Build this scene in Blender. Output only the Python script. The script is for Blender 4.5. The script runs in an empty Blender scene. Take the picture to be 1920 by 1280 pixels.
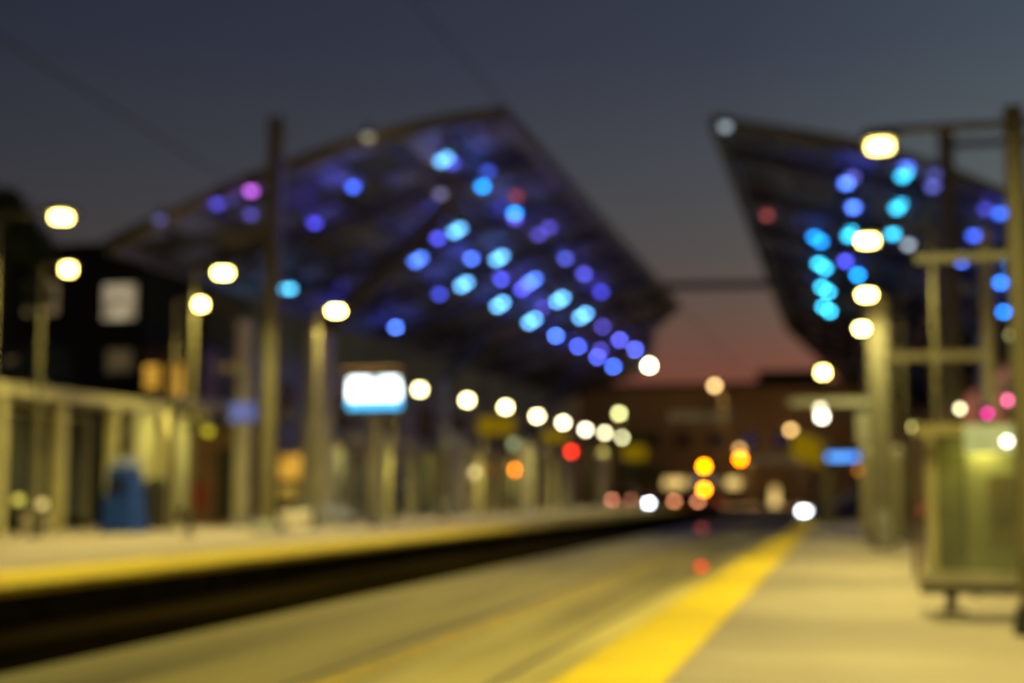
import bpy, math, random
import numpy as np
from mathutils import Vector, Matrix

random.seed(7)
scene = bpy.context.scene
COL = scene.collection
rad = math.radians

# ------------------------------------------------------------------ camera
H = 1.05                       # lens height above the platform (platform top = 0)
FPX = 50 / 36 * 1920           # 50 mm lens on full frame, photo is 1920 wide
yaw = math.atan(627 / math.hypot(FPX, 280))
fy = Vector((627, -280, -FPX)).normalized()
uz = Vector((0, FPX, -280)).normalized()
ux = fy.cross(uz)
Rw = Matrix((ux, fy, uz))      # camera -> world
cam_data = bpy.data.cameras.new("camera")
cam_data.lens = 50
cam_data.sensor_width = 36
cam_data.clip_start = 0.05
cam_data.clip_end = 3000
cam_data.dof.use_dof = True
cam_data.dof.focus_distance = 2.15
cam_data.dof.aperture_fstop = 1.8
cam = bpy.data.objects.new("camera", cam_data)
M4 = Rw.to_4x4()
M4.translation = Vector((0, 0, H))
cam.matrix_world = M4
COL.objects.link(cam)
scene.camera = cam


def ray(px, py):
    return Rw @ Vector((px - 960, -(py - 640), -FPX))


def at(px, py, X=None, Y=None, Z=None):
    d = ray(px, py)
    t = X / d.x if X is not None else (Y / d.y if Y is not None else (Z - H) / d.z)
    return d * t + Vector((0, 0, H))


# ------------------------------------------------------------------ sky (late dusk)
world = bpy.data.worlds.new("World")
scene.world = world
world.use_nodes = True
wn, wl = world.node_tree.nodes, world.node_tree.links
bg = wn["Background"]
tc = wn.new("ShaderNodeTexCoord")
sp = wn.new("ShaderNodeSeparateXYZ")
wl.new(tc.outputs["Generated"], sp.inputs[0])
ramp = wn.new("ShaderNodeValToRGB")
cr = ramp.color_ramp


def lin(r, g, b):
    f = lambda c: (c / 255 / 12.92) if c <= 10 else ((c / 255 + 0.055) / 1.055) ** 2.4
    return (f(r), f(g), f(b), 1)


stops = [(0.0, lin(122, 60, 42)), (0.055, lin(124, 68, 52)), (0.085, lin(116, 72, 60)), (0.12, lin(100, 78, 70)),
         (0.16, lin(83, 77, 77)), (0.22, lin(70, 72, 80)), (0.30, lin(56, 60, 76)), (0.40, lin(46, 50, 68)), (1.0, lin(26, 30, 42))]
while len(cr.elements) < len(stops):
    cr.elements.new(0.5)
for e, (p, c) in zip(cr.elements, stops):
    e.position = p
    e.color = c
wl.new(sp.outputs[2], ramp.inputs[0])
# darker to the left; teal lift to the right stands in for haze glow
mr = wn.new("ShaderNodeMapRange")
mr.inputs[1].default_value = -0.62
mr.inputs[2].default_value = 0.14
wl.new(sp.outputs[0], mr.inputs[0])
az = wn.new("ShaderNodeValToRGB")
while len(az.color_ramp.elements) < 4:
    az.color_ramp.elements.new(0.5)
for e, (p_, c_) in zip(az.color_ramp.elements, [(0.0, (0.54, 0.54, 0.54)), (0.5, (0.88, 0.88, 0.86)), (0.72, (1.05, 1.07, 1.0)), (1.0, (1.50, 1.72, 1.45))]):
    e.position = p_
    e.color = tuple(v / 2 for v in c_) + (1,)
wl.new(mr.outputs[0], az.inputs[0])
mul0 = wn.new("ShaderNodeVectorMath")
mul0.operation = "MULTIPLY"
wl.new(ramp.outputs[0], mul0.inputs[0])
wl.new(az.outputs[0], mul0.inputs[1])
mul = wn.new("ShaderNodeVectorMath")
mul.operation = "SCALE"
wl.new(mul0.outputs[0], mul.inputs[0])
mul.inputs[3].default_value = 2.0
wl.new(mul.outputs[0], bg.inputs[0])
bg.inputs[1].default_value = 1.0

scene.view_settings.view_transform = "Standard"
scene.view_settings.look = "None"
scene.view_settings.exposure = 0
scene.view_settings.gamma = 1
scene.render.engine = "CYCLES"
cy = scene.cycles
cy.use_adaptive_sampling = False
cy.use_denoising = True
cy.max_bounces = 5
cy.diffuse_bounces = 2
cy.glossy_bounces = 2
cy.transmission_bounces = 4
cy.transparent_max_bounces = 8
cy.sample_clamp_indirect = 2.0
cy.caustics_reflective = False
cy.caustics_refractive = False
try:
    cy.use_light_tree = True
except Exception:
    pass


# ------------------------------------------------------------------ materials
def mat(name, rgb, rough=0.6, metal=0.0, var=0.18, scale=3.0, bump=0.0, spec=0.5, streak=None):
    m = bpy.data.materials.new(name)
    m.use_nodes = True
    n, l = m.node_tree.nodes, m.node_tree.links
    b = n["Principled BSDF"]
    b.inputs["Roughness"].default_value = rough
    b.inputs["Metallic"].default_value = metal
    b.inputs["Specular IOR Level"].default_value = spec
    t = n.new("ShaderNodeTexCoord")
    no = n.new("ShaderNodeTexNoise")
    no.inputs["Scale"].default_value = scale
    no.inputs["Detail"].default_value = 6
    if streak:
        mp = n.new("ShaderNodeMapping")
        mp.inputs["Scale"].default_value = (1, streak, 1)
        l.new(t.outputs["Object"], mp.inputs["Vector"])
        l.new(mp.outputs[0], no.inputs["Vector"])
    else:
        l.new(t.outputs["Object"], no.inputs["Vector"])
    r = n.new("ShaderNodeValToRGB")
    r.color_ramp.elements[0].position = 0.3 if not streak else 0.4
    r.color_ramp.elements[1].position = 0.7 if not streak else 0.6
    r.color_ramp.elements[0].color = tuple(c * (1 - var) for c in rgb) + (1,)
    r.color_ramp.elements[1].color = tuple(min(1, c * (1 + var)) for c in rgb) + (1,)
    l.new(no.outputs["Fac"], r.inputs[0])
    l.new(r.outputs[0], b.inputs["Base Color"])
    if bump:
        bp = n.new("ShaderNodeBump")
        bp.inputs["Strength"].default_value = bump
        n2 = n.new("ShaderNodeTexNoise")
        n2.inputs["Scale"].default_value = scale * 12
        l.new(t.outputs["Object"], n2.inputs["Vector"])
        l.new(n2.outputs["Fac"], bp.inputs["Height"])
        l.new(bp.outputs[0], b.inputs["Normal"])
    return m


def glow_mat():
    """Lamp glass: gives off light in the object's own colour."""
    m = bpy.data.materials.new("lit_lens")
    m.use_nodes = True
    n, l = m.node_tree.nodes, m.node_tree.links
    n.clear()
    o = n.new("ShaderNodeOutputMaterial")
    e = n.new("ShaderNodeEmission")
    oi = n.new("ShaderNodeObjectInfo")
    l.new(oi.outputs["Color"], e.inputs[0])
    l.new(e.outputs[0], o.inputs[0])
    m.cycles.emission_sampling = "FRONT_BACK"
    return m


GLOW = glow_mat()


def lit_panel(name, c_top, c_bot, strength, scale=3.0, var=0.5):
    """A panel that glows by itself: soft uneven print."""
    m = bpy.data.materials.new(name)
    m.use_nodes = True
    n, l = m.node_tree.nodes, m.node_tree.links
    n.clear()
    o = n.new("ShaderNodeOutputMaterial")
    e = n.new("ShaderNodeEmission")
    t = n.new("ShaderNodeTexCoord")
    no = n.new("ShaderNodeTexNoise")
    no.inputs["Scale"].default_value = scale
    r = n.new("ShaderNodeValToRGB")
    r.color_ramp.elements[0].position = 0.35
    r.color_ramp.elements[0].color = c_bot + (1,)
    r.color_ramp.elements[1].position = 0.65
    r.color_ramp.elements[1].color = c_top + (1,)
    l.new(t.outputs["Object"], no.inputs["Vector"])
    l.new(no.outputs["Fac"], r.inputs[0])
    l.new(r.outputs[0], e.inputs[0])
    e.inputs[1].default_value = strength
    l.new(e.outputs[0], o.inputs[0])
    return m


def glass_mat(name, tint, alpha, base=None, rough=0.15):
    m = bpy.data.materials.new(name)
    m.use_nodes = True
    n, l = m.node_tree.nodes, m.node_tree.links
    n.clear()
    o = n.new("ShaderNodeOutputMaterial")
    mx = n.new("ShaderNodeMixShader")
    tr = n.new("ShaderNodeBsdfTransparent")
    pr = n.new("ShaderNodeBsdfPrincipled")
    tr.inputs[0].default_value = tint + (1,)
    pr.inputs["Base Color"].default_value = (base or tint) + (1,)
    pr.inputs["Roughness"].default_value = rough
    mx.inputs[0].default_value = alpha
    l.new(tr.outputs[0], mx.inputs[1])
    l.new(pr.outputs[0], mx.inputs[2])
    l.new(mx.outputs[0], o.inputs[0])
    return m


M = {
    "concrete": mat("concrete", (0.30, 0.245, 0.17), 0.75, var=0.17, scale=0.5, bump=0.15),
    "concrete_worn": mat("worn_concrete", (0.25, 0.20, 0.145), 0.8, var=0.2, scale=0.4, bump=0.15),
    "yellow": mat("yellow_paint", (0.66, 0.48, 0.006), 0.75, var=0.14, scale=1.2, bump=0.2, spec=0.2),
    "lane_dim": mat("dimmed_lane", (0.12, 0.085, 0.05), 0.6, var=0.3, scale=0.4, spec=0.3),  # lane colour dimmed in place of the lamps' light falling off
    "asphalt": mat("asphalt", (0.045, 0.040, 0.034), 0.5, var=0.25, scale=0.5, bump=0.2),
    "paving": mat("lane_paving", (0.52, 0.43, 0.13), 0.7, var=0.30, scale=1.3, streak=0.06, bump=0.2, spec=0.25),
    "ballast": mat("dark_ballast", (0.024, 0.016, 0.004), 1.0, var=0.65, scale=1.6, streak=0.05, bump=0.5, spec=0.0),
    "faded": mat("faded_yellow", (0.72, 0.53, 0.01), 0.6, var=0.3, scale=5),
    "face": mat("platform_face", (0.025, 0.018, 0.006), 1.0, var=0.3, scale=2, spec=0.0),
    "rail": mat("rail_steel", (0.30, 0.26, 0.12), 0.6, 0.5),
    "dark": mat("dark_metal", (0.035, 0.032, 0.02), 0.5, 0.3),
    "black": mat("black_rubber", (0.012, 0.012, 0.012), 0.7),
    "post": mat("pale_post", (0.42, 0.385, 0.24), 0.5),
    "pillar": mat("pillar_paint", (0.16, 0.15, 0.105), 0.6),
    "olive": mat("olive_steel", (0.12, 0.105, 0.05), 0.5),
    "frame": mat("shelter_frame", (0.50, 0.455, 0.20), 0.5),
    "grey": mat("grey_paint", (0.30, 0.30, 0.27), 0.6),
    "roof_a": mat("roof_mesh_violet", (0.13, 0.16, 0.38), 0.65, var=0.5, scale=0.7),
    "roof_b": mat("roof_mesh_grey", (0.10, 0.105, 0.095), 0.65, var=0.5, scale=0.7),
    "roof_c": mat("roof_mesh_dark", (0.03, 0.028, 0.03), 0.65, var=0.4, scale=0.7),
    "rim": mat("roof_rim", (0.12, 0.115, 0.06), 0.6, var=0.3, scale=1.0),
    "beam": mat("roof_beam", (0.045, 0.040, 0.022), 0.6),
    "wall": mat("brown_wall", (0.36, 0.34, 0.24), 0.85, var=0.3, scale=0.3),
    "wall_dark": mat("dark_wall", (0.022, 0.022, 0.014), 0.9, var=0.3, scale=0.3),
    "wall_warm": mat("warm_wall", (0.38, 0.25, 0.09), 0.85, var=0.35, scale=0.12),
    "blue": mat("blue_paint", (0.010, 0.042, 0.24), 0.6, spec=0.2),
    "blue_pale": mat("pale_blue_paint", (0.20, 0.24, 0.42), 0.45),
    "brown": mat("brown_paint", (0.20, 0.11, 0.05), 0.6, var=0.3),
    "red": mat("red_paint", (0.30, 0.03, 0.02), 0.5),
    "mustard": lit_panel("mustard_glow_panel", (0.22, 0.14, 0.001), (0.17, 0.10, 0.001), 1.0, 2),  # sign colour made to glow in place of lamp light on it
    "white": mat("pale_stone", (0.62, 0.54, 0.40), 0.7),
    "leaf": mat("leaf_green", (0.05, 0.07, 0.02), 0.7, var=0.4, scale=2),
    "leaf_pale": mat("leaf_yellow_green", (0.16, 0.19, 0.03), 0.7, var=0.4, scale=2),  # lighter yellow green leaves of the small tree
    "bark": mat("bark", (0.06, 0.045, 0.03), 0.9),
    "tyre": mat("tyre", (0.015, 0.015, 0.015), 0.8),
    "car_dark": mat("car_dark_paint", (0.02, 0.02, 0.025), 0.3),
    "car_red": mat("car_red_paint", (0.10, 0.02, 0.015), 0.3),
    "window_dark": mat("dark_window", (0.015, 0.015, 0.018), 0.15),
    "poster": mat("poster_print", (0.30, 0.22, 0.06), 0.6, var=0.6, scale=4),
    "poster_green": mat("green_poster_print", (0.30, 0.30, 0.10), 0.6, var=0.5, scale=3),
    "glass": glass_mat("shelter_glass", (0.74, 0.76, 0.66), 0.10),
    "roof_glass": glass_mat("smoked_roof_glass", (0.62, 0.62, 0.62), 0.35, (0.06, 0.065, 0.055), 0.5),
    "frost": glass_mat("frosted_glass", (0.72, 0.72, 0.42), 0.75),
    "screen": lit_panel("screen_face", (1.0, 1.0, 1.0), (0.7, 0.92, 1.0), 5.0, 1.6),
    "screen_low": lit_panel("screen_footer", (0.08, 0.58, 1.0), (0.05, 0.45, 1.0), 2.4, 3),
    "blue_dim": lit_panel("dim_blue_sign_face", (0.20, 0.23, 0.50), (0.10, 0.12, 0.30), 1.0, 3),  # weak glow put in to brighten the sign's blue
    "blue_sign": lit_panel("blue_sign_face", (0.12, 0.42, 1.0), (0.06, 0.24, 1.0), 2.4, 3),
    "window_warm": lit_panel("lit_window_warm", (0.62, 0.43, 0.14), (0.34, 0.22, 0.06), 2.4, 0.9),
    "window_cream": lit_panel("lit_window_cream", (0.50, 0.42, 0.26), (0.14, 0.10, 0.06), 1.0, 0.9),
    "window_dim": lit_panel("lit_window_dim", (0.11, 0.075, 0.03), (0.025, 0.02, 0.012), 1.0, 0.8),
    "window_tan": lit_panel("lit_window_tan", (0.26, 0.17, 0.07), (0.05, 0.045, 0.035), 1.0, 0.7),
    "window_amber": lit_panel("lit_window_amber", (0.95, 0.50, 0.06), (0.35, 0.17, 0.02), 1.1, 1.2),
    "led_panel": lit_panel("case_light", (0.75, 0.75, 0.28), (0.60, 0.60, 0.20), 0.75, 3),
}


# ------------------------------------------------------------------ mesh builder
class MB:
    def __init__(s):
        s.v, s.f, s.m = [], [], []

    def add(s, verts, faces, mi=0):
        k = len(s.v)
        s.v += [tuple(v) for v in verts]
        s.f += [tuple(i + k for i in f) for f in faces]
        s.m += [mi] * len(faces)
        return s

    def box(s, x0, x1, y0, y1, z0, z1, mi=0):
        v = [(x0, y0, z0), (x1, y0, z0), (x1, y1, z0), (x0, y1, z0), (x0, y0, z1), (x1, y0, z1), (x1, y1, z1), (x0, y1, z1)]
        return s.add(v, [(3, 2, 1, 0), (4, 5, 6, 7), (0, 1, 5, 4), (1, 2, 6, 5), (2, 3, 7, 6), (3, 0, 4, 7)], mi)

    def bevbox(s, x0, x1, y0, y1, z0, z1, b, mi=0):
        """box with chamfered vertical edges and a chamfered top"""
        def ring(i, z):
            return [(x0 + b + i, y0 + i, z), (x1 - b - i, y0 + i, z), (x1 - i, y0 + b + i, z), (x1 - i, y1 - b - i, z),
                    (x1 - b - i, y1 - i, z), (x0 + b + i, y1 - i, z), (x0 + i, y1 - b - i, z), (x0 + i, y0 + b + i, z)]
        v = ring(0, z0) + ring(0, z1 - b) + ring(b * 0.9, z1)
        f = [tuple(range(7, -1, -1)), tuple(range(16, 24))]
        for r in (0, 8):
            for i in range(8):
                j = (i + 1) % 8
                f.append((r + i, r + j, r + j + 8, r + i + 8))
        return s.add(v, f, mi)

    def tube(s, p, q, r0, r1=None, n=12, mi=0):
        r1 = r0 if r1 is None else r1
        p, q = Vector(p), Vector(q)
        d = (q - p).normalized()
        a = d.orthogonal().normalized()
        b = d.cross(a)
        v = []
        for c, r in ((p, r0), (q, r1)):
            for i in range(n):
                t = 2 * math.pi * i / n
                v.append(c + (a * math.cos(t) + b * math.sin(t)) * r)
        f = [tuple(range(n - 1, -1, -1)), tuple(range(n, 2 * n))]
        f += [(i, (i + 1) % n, n + (i + 1) % n, n + i) for i in range(n)]
        return s.add(v, f, mi)

    def bar(s, p, q, w, h, mi=0):
        """rectangular bar from p to q; w across, h in the upright direction"""
        p, q = Vector(p), Vector(q)
        d = (q - p).normalized()
        up = Vector((0, 0, 1)) if abs(d.z) < 0.95 else Vector((0, 1, 0))
        a = d.cross(up).normalized() * (w / 2)
        b = a.cross(d).normalized() * (h / 2)
        v = [p - a - b, p + a - b, p + a + b, p - a + b, q - a - b, q + a - b, q + a + b, q - a + b]
        return s.add(v, [(3, 2, 1, 0), (4, 5, 6, 7), (0, 1, 5, 4), (1, 2, 6, 5), (2, 3, 7, 6), (3, 0, 4, 7)], mi)

    def lathe(s, c, prof, n=16, mi=0):
        c = Vector(c)
        v, f = [], []
        for r, z in prof:
            for i in range(n):
                t = 2 * math.pi * i / n
                v.append(c + Vector((r * math.cos(t), r * math.sin(t), z)))
        for k in range(len(prof) - 1):
            for i in range(n):
                j = (i + 1) % n
                f.append((k * n + i, k * n + j, (k + 1) * n + j, (k + 1) * n + i))
        f.append(tuple(range(n - 1, -1, -1)))
        f.append(tuple(range((len(prof) - 1) * n, len(prof) * n)))
        return s.add(v, f, mi)

    def prism(s, pts, off, mi=0):
        """polygon pts (3-D) extruded by the vector off"""
        n = len(pts)
        off = Vector(off)
        v = [Vector(p) for p in pts] + [Vector(p) + off for p in pts]
        f = [tuple(range(n - 1, -1, -1)), tuple(range(n, 2 * n))]
        f += [(i, (i + 1) % n, n + (i + 1) % n, n + i) for i in range(n)]
        return s.add(v, f, mi)

    def mesh(s, name, mats):
        me = bpy.data.meshes.new(name)
        me.from_pydata(s.v, [], s.f)
        for m in (mats if isinstance(mats, (list, tuple)) else [mats]):
            me.materials.append(m)
        for p, mi in zip(me.polygons, s.m):
            p.material_index = mi
        me.update()
        return me

    def build(s, name, mats, parent=None, loc=None, color=None):
        o = bpy.data.objects.new(name, s.mesh(name, mats))
        COL.objects.link(o)
        if parent:
            o.parent = parent
        if loc is not None:
            o.location = loc
        if color is not None:
            o.color = tuple(color[:3]) + (1,)
        return o


def tag(o, label, cat, group=None):
    o["label"] = label
    o["category"] = cat
    o["kind"] = "thing"
    if group:
        o["group"] = group
    return o


def struct(o):
    o["kind"] = "structure"
    return o


def thing(name, label, cat, loc, group=None, rz=0.0):
    o = bpy.data.objects.new(name, None)
    o.empty_display_size = 0.2
    COL.objects.link(o)
    o.location = loc
    o.rotation_euler = (0, 0, rz)
    return tag(o, label, cat, group)


def copy_tree(o, parent=None):
    c = o.copy()
    COL.objects.link(c)
    c.parent = parent
    for ch in list(o.children):
        copy_tree(ch, c)
    return c


def lamp_light(parent, loc, power, size, color, spread=170):
    """the lamp's own light, under its head, shining down"""
    d = bpy.data.lights.new("lamp_light", "AREA")
    d.shape = "DISK"
    d.size = size
    d.energy = power
    d.color = color
    d.spread = rad(spread)
    o = bpy.data.objects.new("lamp_light", d)
    COL.objects.link(o)
    o.parent = parent
    o.location = loc
    return o


WARM = (1.0, 0.86, 0.28)
SODIUM = (1.0, 0.58, 0.18)
CDIAM = 36.0


def disc(rgb, D, Y, D2=None, k=1.0):
    """radiance of a lens D m wide (D2 m tall) at Y m that looks as bright as rgb (0-255) once defocused"""
    c = CDIAM * (1 - 2.15 / Y)
    a = (D / Y * FPX) * ((D2 or D) / Y * FPX)
    r = min(1.0, a / (c * c))
    return tuple(v * k / r for v in lin(*rgb)[:3])


# ================================================================== SETTING
g = MB()
g.add([(-1500, -300, -0.45), (1500, -300, -0.45), (1500, 2000, -0.45), (-1500, 2000, -0.45)], [(0, 1, 2, 3)])
struct(g.build("ground", M["asphalt"]))
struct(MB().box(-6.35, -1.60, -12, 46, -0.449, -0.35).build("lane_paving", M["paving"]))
struct(MB().box(-6.35, -1.60, 46.01, 104.4, -0.449, -0.352).build("road", M["lane_dim"]))  # far stretch of the lane, its fading light put into a darker colour
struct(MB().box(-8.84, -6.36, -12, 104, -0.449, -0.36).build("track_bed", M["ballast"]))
struct(MB().box(-70, 70, 104.5, 135, -0.449, -0.372).build("road", M["asphalt"]))
yl = MB()
for k in range(1):
    yl.add([(-3.86, -12, -0.345), (-3.60, -12, -0.345), (-3.60, 104, -0.345), (-3.86, 104, -0.345)], [(0, 1, 2, 3)])
struct(yl.build("lane_marking", M["faded"]))
# platforms
p = struct(MB().box(-1.59, 12, -12, 50, -0.448, 0).build("platform", [M["concrete"]]))
MB().box(-1.592, -1.00, -12, 50.002, -0.06, 0.012).build("tactile_strip", M["yellow"], p)
jt = MB()
for k in range(-4, 25):
    jt.add([(-0.995, k * 2, 0.003), (12, k * 2, 0.003), (12, k * 2 + 0.02, 0.003), (-0.995, k * 2 + 0.02, 0.003)], [(0, 1, 2, 3)])
jt.build("paving_joint", M["olive"], p)
p = struct(MB().box(-23, -8.85, -12, 103, -0.448, 0).build("platform", [M["concrete_worn"]]))
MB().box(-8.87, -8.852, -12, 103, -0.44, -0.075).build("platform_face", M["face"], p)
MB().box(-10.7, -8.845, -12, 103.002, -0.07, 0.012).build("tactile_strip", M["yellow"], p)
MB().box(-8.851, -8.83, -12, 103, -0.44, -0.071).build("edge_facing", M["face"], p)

# rails in the ground
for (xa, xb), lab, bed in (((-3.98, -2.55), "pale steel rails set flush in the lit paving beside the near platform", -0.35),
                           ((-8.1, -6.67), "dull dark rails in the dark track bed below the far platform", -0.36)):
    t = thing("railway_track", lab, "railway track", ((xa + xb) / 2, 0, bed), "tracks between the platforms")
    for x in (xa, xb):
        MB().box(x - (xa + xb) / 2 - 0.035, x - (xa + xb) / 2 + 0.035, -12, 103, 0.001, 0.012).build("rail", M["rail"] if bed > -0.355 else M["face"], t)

# ================================================================== CANOPIES
def canopy(name_label, cat, A, sgn, front, back, width, group):
    """tilted roof falling away from the track; s = distance down the slope, Y along the platform"""
    sl = 0.2653
    ln = math.hypot(1, sl)
    ud = Vector((sgn / ln, 0, -sl / ln))
    nn = Vector((-sgn * sl / ln * -1, 0, 1 / ln)) if False else ud.cross(Vector((0, 1, 0)))
    if nn.z < 0:
        nn = -nn
    t = thing("platform_canopy", name_label, cat, (A.x + ud.x * width / 2, (front(0) + back(0)) / 2, A.z + ud.z * width / 2), group)
    org = t.location.copy()

    def P(s, Y, h=0.0):
        q = Vector((A.x, 0, A.z)) + ud * s + nn * h
        q.y = Y
        return q - org
    # perforated panels
    rnd = random.Random(3 + int(sgn))
    pm = MB()
    ns = int(width / 1.4)
    ds = width / ns
    for i in range(ns):
        s0, s1 = i * ds + 0.20, (i + 1) * ds - 0.20
        sm = (s0 + s1) / 2
        y = math.ceil(front(sm) / 1.7) * 1.7
        yb = back(sm)
        y = front(sm)
        while y < yb:
            y1 = min(y + rnd.choice((1.6, 2.3, 3.1, 4.0)), yb)
            r = rnd.random()
            mi = 0 if r < 0.42 else (1 if r < 0.72 else 2)
            if sm < 1.0:
                mi = 2 if r < 0.6 else 1
            if y1 - y > 0.5 and rnd.random() > 0.14:
                v = [P(s0, y + 0.22, 0), P(s1, y + 0.22, 0), P(s1, y1 - 0.22, 0), P(s0, y1 - 0.22, 0)]
                pm.prism(v, nn * 0.05, mi)
            y = y1
    pm.build("roof_panel", [M["roof_a"], M["roof_b"], M["roof_c"]], t)
    # upper skin above the mesh, keeps the sky out
    sk = MB()
    pts = [P(s, front(s), 0.07) for s in np.linspace(0, width, 13)] + [P(s, back(s), 0.07) for s in np.linspace(width, 0, 13)]
    sk.prism(pts, nn * 0.04)
    sk.build("roof_sheet", M["roof_glass"], t)
    # rim all round
    rm = MB()
    for ys in (front, back):
        rm = MB()
        ss = np.linspace(0, width, 13)
        for a, b in zip(ss[:-1], ss[1:]):
            rm.bar(P(a, ys(a), -0.10), P(b, ys(b), -0.10), 0.22, 0.36)
        rm.build("end_fascia", M["rim"], t)
    MB().bar(P(-0.12, front(0), -0.10), P(-0.12, back(0), -0.10), 0.24, 0.38).build("gutter_edge", M["rim"], t)
    MB().bar(P(width + 0.12, front(width), -0.10), P(width + 0.12, back(width), -0.10), 0.24, 0.38).build("lower_edge", M["rim"], t)
    # rafters across, purlins along
    y = 41.0
    while y < 126:
        smin = width
        for s in np.linspace(0, width, 60):
            if back(s) > y > front(s):
                smin = s
                break
        if width - smin > 3:
            MB().bar(P(smin + 0.1, y, -0.16), P(width - 0.1, y, -0.16), 0.26, 0.34).build("rafter", M["beam"], t)
        y += 6.3
    for s in (3.1, 5.6, 8.6):
        MB().bar(P(s, front(s) + 0.2, -0.06), P(s, back(s) - 0.2, -0.06), 0.18, 0.18).build("purlin", M["beam"], t)
    return t, P, org, ud, nn


def interp(pts):
    xs, ys = zip(*pts)
    return lambda s: float(np.interp(s, xs, ys))


AL = at(930, 210, Y=36)
AR = at(1350, 225, Z=11.0)
fL = interp([(0, 35.9), (1.6, 35.0), (3.7, 34.5), (7.1, 34.8), (10.9, 35.9), (11.7, 36.2)])
bL = interp([(0, 77), (2, 82), (3.1, 90), (5.2, 100), (11.7, 104)])
fR = interp([(0, 37.8), (3.6, 37.3), (5.8, 38.1), (8, 40.1), (11.7, 44)])
bR = interp([(0, 88), (1.3, 101), (4, 127), (11.7, 128)])
canL, PL, orgL, uL, nL = canopy("wide tilted canopy with violet mesh roof rising toward the tracks over the far platform", "canopy", AL, -1, fL, bL, 11.7, "tilted platform canopies")
canR, PR, orgR, uR, nR = canopy("tilted canopy with a dark pointed tip over the near platform", "canopy", AR, 1, fR, bR, 11.7, "tilted platform canopies")


def on_roof(px, py, A, u, n, drop):
    d = ray(px, py)
    o = Vector((0, 0, H))
    A2 = Vector((A.x, 0, A.z)) - n * drop
    t = (A2 - o).dot(n) / d.dot(n)
    return o + d * t


# struts under the far canopy: columns with a raking arm
def canopy_column(label, x, y, top, arm_to, w, group, m="post"):
    t = thing("canopy_column", label, "column", (x, y, 0), group)
    MB().tube((0, 0, 0.05), (0, 0, top), w * 0.62, w * 0.42, 16).build("shaft", M[m], t)
    MB().lathe((0, 0, 0), [(w * 1.25, 0.0), (w * 1.25, 0.25), (w * 0.8, 0.6), (w * 0.62, 0.62)], 20).build("base", M["grey"], t)
    if arm_to is not None:
        MB().bar((0, 0, top - 0.1), Vector(arm_to) - Vector((x, y, 0)), 0.34, 0.42).build("raking_arm", M["beam"], t)
    return t


# ================================================================== BLUE CANOPY LIGHTS
LEDW = 24.0
B3, B2, B1, B0 = (105, 185, 255), (80, 125, 255), (68, 72, 205), (58, 52, 140)
C3, C2 = (60, 205, 255), (30, 150, 255)


def fix_mesh():
    hs = MB().lathe((0, 0, 0), [(0.06, 0.30), (0.06, 0.12), (0.16, 0.10), (0.16, 0.02)][::-1], 12)
    ln = MB().lathe((0, 0, 0), [(0.05, -0.115), (0.10, -0.095), (0.13, -0.04), (0.135, 0.019)], 14)
    return hs.mesh("housing", M["dark"]), ln.mesh("lens", GLOW)


HOUS, LENS = fix_mesh()


def canopy_light(px, py, rgb, A, u, n, label, group, twin=None):
    q = on_roof(px, py, A, u, n, 0.42)
    if twin:
        q = q - Vector(twin) * (q.y / 110)
    t = thing("canopy_light", label, "light", q, group)
    h = bpy.data.objects.new("housing", HOUS)
    l = bpy.data.objects.new("lens", LENS)
    for o in (h, l):
        COL.objects.link(o)
        o.parent = t
    l.color = disc(rgb, 0.27, q.y, 0.125, 1.0 if twin is None else 0.72) + (1,)
    if twin:
        tw = Vector(twin) * (q.y / 55)
        for nm_, me_ in (("housing", HOUS), ("lens", LENS)):
            o2 = bpy.data.objects.new(nm_, me_)
            COL.objects.link(o2)
            o2.parent = t
            o2.location = tw
            o2.color = l.color
        MB().bar((0, 0, 0.2), tw + Vector((0, 0, 0.2)), 0.05, 0.05).build("bracket", M["dark"], t)
    d = bpy.data.lights.new("lamp_light", "POINT")
    d.energy = LEDW * (0.5 if A is AR else 1.0) * (0.4 if rgb[2] < 130 else 1.0)
    d.shadow_soft_size = 0.05
    e = tuple(v for v in lin(*rgb)[:3])
    s_ = max(e)
    d.color = (min(0.35, e[0] / s_ * 0.5 + 0.05), e[1] / s_ * 0.45 + 0.05, 1.0) if rgb[2] > 100 else (1.0, 0.6, 0.4)
    o = bpy.data.objects.new("lamp_light", d)
    COL.objects.link(o)
    o.parent = t
    o.location = (0, 0, -0.25)
    return t


def ordn(i):
    return ["first", "second", "third", "fourth", "fifth", "sixth", "seventh", "eighth", "ninth", "tenth", "eleventh", "twelfth"][i]


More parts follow.
